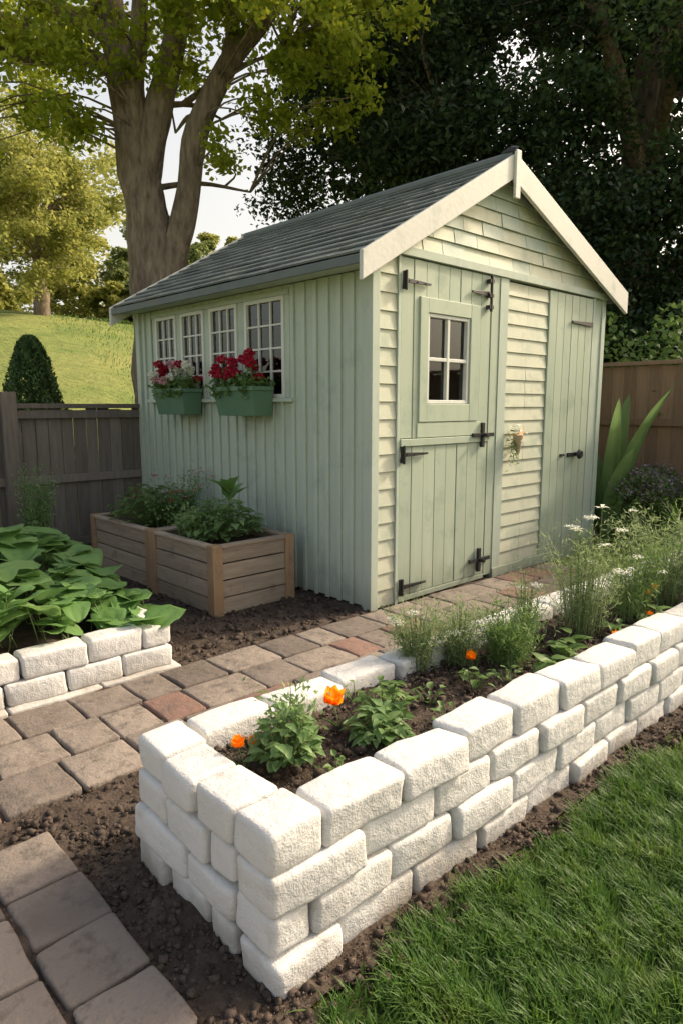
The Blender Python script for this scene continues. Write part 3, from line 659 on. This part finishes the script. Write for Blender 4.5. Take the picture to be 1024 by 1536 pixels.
for (x,y,z,r,n) in [(-5.1,9.8,5.5,.45,8),(-4.75,9.6,5.15,.3,5),(-3.6,9.4,5.35,.35,6),(-3.35,9.2,5.0,.22,3),(-1.2,9.4,6.1,.5,7),(-.6,9.4,5.9,.5,9),(-.35,9.3,5.3,.35,7),(-.9,9.3,4.95,.15,2),(-1.7,9.5,4.6,.15,2),(.1,9.4,6.4,.5,7),(-2.2,9.3,6.5,.4,5),(-4.2,9.5,6.4,.5,7),(-5.6,9.7,6.4,.6,9),(-3.9,9.5,5.7,.3,4),(-3.0,9.3,5.6,.2,2),(-.1,9.3,5.8,.4,7),(-2.1,9.6,5.7,.2,2),(-1.6,9.3,6.4,.3,5),(-5.3,10,4.9,.25,3)]:
    for i in range(n): cl.append(((x+rng.normal()*r,y+rng.normal()*r*1.4,z+rng.normal()*r*.6),(.32,.32,.22),150))
crown('leaves',mb,cl,'leafgold',.095,.066,LP,.012,T,.2,.75)
mb.obj('trunk_and_limbs',T,smooth=True)
T=empty('large_evergreen_tree'); mb=MB(); LP=[]
for p,r in [([(5.2,12.8,-.2),(5.1,12.8,3),(5.3,12.8,6),(5.5,12.8,9),(5.5,12.8,12)],[.5,.42,.34,.24,.08]),
 ([(5.1,12.8,2.5),(6.0,11.4,4.6),(6.4,10.6,5.8),(6.9,10.3,6.8)],[.2,.12,.06,.03]),([(5.1,12.7,3),(3.2,11.6,4.6),(1.5,11,5.6)],[.2,.12,.04]),([(5.3,12.7,5),(3.8,11,7),(2.6,10.3,8.5)],[.18,.11,.04]),
 ([(5.2,12.7,2),(7.3,11.6,3.2),(9,11,4)],[.18,.12,.05]),([(5.4,12.7,5.5),(4.9,10.9,6.6),(4.5,10,8)],[.14,.10,.04])]:
    P=tube(mb,p,r,'bark',9,6,.25); LP+=list(P[2:])
cl=[];cb=[]
while len(cl)<450:
    d=nrm(rng.normal(size=3)); rr=rng.uniform(.35,1.)**.6
    c=np.array([4.6,12.6,5.4])+d*rr*np.array([5.7,3.3,6.6])
    if c[2]<1.2 or c[2]>9.6 or c[1]>14 : continue
    if c[0]<-.2 and c[2]<3.6: continue
    s=rng.uniform(.4,1.0); cl.append((c,(s,s,s*.5),int(720*s)))
for i in range(90): cb.append((np.array([rng.uniform(.3,10.5),rng.uniform(14,15.2),rng.uniform(1.5,10.5)]),(1.1,.5,.8),170))  # added backing clusters behind the crown, so the sky does not show through
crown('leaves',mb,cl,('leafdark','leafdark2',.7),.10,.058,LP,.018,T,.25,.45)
crown('backing_leaves',None,cb,'leafdark',.28,.2,None,.03,T,.25,.5)
mb.obj('trunk_and_limbs',T,smooth=True)
def blobtree(name,x,y,w,h,trunk,m,ncl,leafl,seed=0,trunkr=.3):
    z0=float(H(np.array(x),np.array(y))); T=empty(name); mb=MB(); LP=[]
    P=tube(mb,[(x,y,z0-.3),(x+.1,y,z0+trunk*.6),(x,y,z0+trunk),(x,y,z0+h*.8)],[trunkr*1.3,trunkr,trunkr*.8,.05],'bark',9,5,.2); LP=list(P[6:])
    cl=[]
    for i in range(ncl):
        d=nrm(rng.normal(size=3)); r=rng.uniform(.55,1)*(1+.18*math.sin(d[0]*5+seed)+.12*math.sin(d[2]*7+seed))
        c=np.array([x,y,z0+trunk+(h-trunk)*.48])+d*r*np.array([w*.5,w*.5,(h-trunk)*.5]); s=w*rng.uniform(.08,.15)
        cl.append((c,(s,s,s*.62),230))
    crown('leaves',mb,cl,m,leafl,leafl*.7,LP,.03,T,.3,.5); mb.obj('trunk',T,smooth=True)
blobtree('round_tree',-13.2,31,6.8,8.2,1.6,'leaffar',130,.18,1)
def conifer(name,x,y,z0,h,r,m='leafconifer',n=5000,l=.07,pw=.75):
    q=QP(); t=rng.random(n)**.8; a=rng.uniform(0,6.28,n); rad=r*(1-t)**pw*(1+.12*np.sin(a*7+t*20))*rng.uniform(.72,1.08,n)+.02
    C=np.stack([x+np.cos(a)*rad,y+np.sin(a)*rad,z0+.05+t*h],-1); q.add(leafquads(C,l,l*.4,.1,np.tile([0,0,1.],(n,1))+np.stack([np.cos(a),np.sin(a),0*a],-1)*.5,.75),m)
    T=empty(name); q.obj('foliage',parent=T); mb=MB(); tube(mb,[(x,y,z0-.1),(x,y,z0+h*.9)],[.04,.01],'bark',6,2); mb.obj('trunk',T)
conifer('conifer_shrub',-4.02,9.0,0.,2.18,.50,n=15000,l=.07,pw=.5)
feathery('feathery_shrub',-2.42,5.35,.0,.88,.16,60,'leaflight',60,(.045,.010))
x,y=s2w(-1.2,2.7); leafy('fern_plant',x,y,0,.35,.25,60,.12,'leafmid')
x,y=s2w(-.95,2.85); leafy('fern_plant',x,y,0,.25,.2,40,.12,'leafmid')
q=QP()
def dist(x,y,w,h,m,n,l,zb=None):
    z0=float(H(np.array(x),np.array(y))) if zb is None else zb
    for i in range(n):
        d=nrm(rng.normal(size=3)); r=rng.uniform(.5,1); c=np.array([x,y,z0+h*.46])+d*r*np.array([w*.5,w*.5,h*.5]); s=w*rng.uniform(.08,.16); k=150
        P=nrm(rng.normal(size=(k,3)))*rng.random((k,1))**.4*np.array([s,s,s*.65])+c; q.add(leafquads(P,l,l*.7,.3),m)
dist(-21,46,9,10,'leaffar',55,.34); dist(-16.5,50,10,13.5,'leaffar',60,.36); dist(-12.5,48,6,9,'leaffar2',45,.34)
for x,y,w,h,m in[(-22,37,6,3.2,'leaffar2'),(-18.2,36,4,2.6,'leaffar'),(-10.2,36,3.6,3.2,'leaffar2'),(-8.6,35,4,2.6,'leaffar2'),(-11.5,34.5,3,2,'leaffar'),(-8.3,44,5,6.8,'leaffar2'),(-6,46,5,8.2,'leaffar'),(-3.3,46,5.5,9,'leaffar2'),(-9.,48,5,8.4,'leaffar'),(-.5,46,6,7.5,'leaffar2'),(3,45,7,7,'leaffar2'),(9,44,8,8,'leaffar2'),(16,42,8,7,'leaffar'),(24,40,8,7,'leaffar2'),(31,38,9,8,'leaffar2'),(-28,40,8,8,'leaffar'),(-35,36,9,9,'leaffar2')]:
    dist(x,y,w,h,m,34,.3)
q.obj('distant_trees')
q=QP()
for (s,t) in((4.8,-1.5),(4.9,-.2),(5.0,1.2),(4.9,2.6),(4.4,4.0),(3.2,4.6),(6.2,-2.5),(6.5,.5)):
    x,y=s2w(s,t); n=3200; C=nrm(rng.normal(size=(n,3)))*rng.random((n,1))**.4*np.array([.9,.9,1.3])+np.array([x,y,1.25]); q.add(leafquads(C,.09,.055,.3),'leafdark2' if rng.random()<.6 else 'leafmid')
q.obj('hedge')
# ------------------------------------------------------------------ lawn
def lawn(n,w0,w1,m0,m1,h,wd=(.003,.0055)):
    w=rng.uniform(w0,w1,n); m=rng.uniform(m0,m1,n); edge=1.0+.03*np.sin(w*6)+.02*np.sin(w*23)+rng.normal(0,.018,n); keep=(m<edge)&(w>.82+.03*np.sin(m*9)+rng.normal(0,.018,n)); w,m=w[keep],m[keep]
    cl_=np.array([noise.noise(Vector((a*8,b*8,0)))+.6*noise.noise(Vector((a*25,b*25,5))) for a,b in zip(w,m)]); kp=rng.random(len(w))<np.clip(.85+cl_*.7,.4,1); w,m,cl_=w[kp],m[kp],cl_[kp]; n=len(w)
    B=np.stack([w,m,np.zeros(n)],-1); a=rng.uniform(0,3.4,n)+4*cl_; D=np.stack([np.cos(a),np.sin(a),0*a],-1)
    hv=h*rng.uniform(.45,1.2,n)*(1+.5*cl_); return blades(B,D,np.maximum(hv,.012),rng.uniform(wd[0],wd[1],n),rng.uniform(.1,1.1,n))
q=QP(); q.add(lawn(110000,.75,2.6,-.35,1.08,.052),'blade'); q.add(lawn(45000,.75,5.2,-2.2,1.08,.05),'blade'); q.add(lawn(3500,.75,3.2,-.35,1.08,.04),'bladedry')
q.obj('lawn_grass',rot=GA)
for (w,n_,s) in((1.02,.62,.045),(1.35,.80,.03),(1.25,.35,.035),(1.9,.7,.03)):
    x,y=g2w(w,n_); leafy('lawn_weed',x,y,.0,.05,.05,12,s,'leafmid')
q=QP(); n=15000; xx=rng.uniform(-22,-3,n); yy=10+22*rng.random(n)**.8; B=np.stack([xx,yy,H(xx,yy)],-1); a=rng.uniform(0,6.28,n)
q.add(blades(B,np.stack([np.cos(a),np.sin(a),0*a],-1),rng.uniform(.05,.14,n),rng.uniform(.015,.03,n),rng.uniform(.1,.8,n)),'blade'); q.obj('hill_grass')
# ------------------------------------------------------------------ light
AZ,ELV=R(62),R(34)
S=Vector((math.sin(AZ)*math.cos(ELV),math.cos(AZ)*math.cos(ELV),math.sin(ELV)))
ld=bpy.data.lights.new('sun','SUN'); ld.energy=4.2; ld.angle=R(5); ld.color=(1,.87,.68); lo_=bpy.data.objects.new('sun',ld); lo_.rotation_euler=S.to_track_quat('Z','Y').to_euler(); COL.objects.link(lo_)
wd=bpy.data.worlds.new('World'); sc.world=wd; wd.use_nodes=True; nt=wd.node_tree; bg=nt.nodes['Background']
sk=nt.nodes.new('ShaderNodeTexSky'); sk.sky_type='NISHITA'; sk.sun_disc=False; sk.sun_elevation=ELV; sk.sun_rotation=AZ; sk.dust_density=6; sk.air_density=.8; sk.ozone_density=.5
mxx=nt.nodes.new('ShaderNodeMix'); mxx.data_type='RGBA'; mxx.blend_type='MULTIPLY'; mxx.inputs['Factor'].default_value=1; mxx.inputs['B'].default_value=(1.08,1.0,.88,1)
tcw=nt.nodes.new('ShaderNodeTexCoord'); sep=nt.nodes.new('ShaderNodeSeparateXYZ'); mrw=nt.nodes.new('ShaderNodeMapRange'); mrw.interpolation_type='SMOOTHSTEP'
mrw.inputs['From Min'].default_value=.72; mrw.inputs['From Max'].default_value=.18; mrw.inputs['To Min'].default_value=0; mrw.inputs['To Max'].default_value=.6
hz=nt.nodes.new('ShaderNodeMix'); hz.data_type='RGBA'; hz.inputs['B'].default_value=(3.6,3.4,2.95,1)
nt.links.new(tcw.outputs['Generated'],sep.inputs[0]); nt.links.new(sep.outputs['Z'],mrw.inputs['Value']); nt.links.new(mrw.outputs[0],hz.inputs['Factor'])
nt.links.new(sk.outputs[0],mxx.inputs['A']); nt.links.new(mxx.outputs['Result'],hz.inputs['A']); nt.links.new(hz.outputs['Result'],bg.inputs['Color']); bg.inputs['Strength'].default_value=.31
# ------------------------------------------------------------------ camera
cd=bpy.data.cameras.new('camera'); cd.sensor_fit='VERTICAL'; cd.sensor_height=36; cd.lens=23.93; cd.clip_end=3000; cd.clip_start=.02
co=bpy.data.objects.new('camera',cd); co.location=(0,0,1.35); co.rotation_euler=(R(90-8.9),0,0); COL.objects.link(co); sc.camera=co
sc.view_settings.view_transform='Standard'; sc.view_settings.look='None'; sc.view_settings.exposure=0
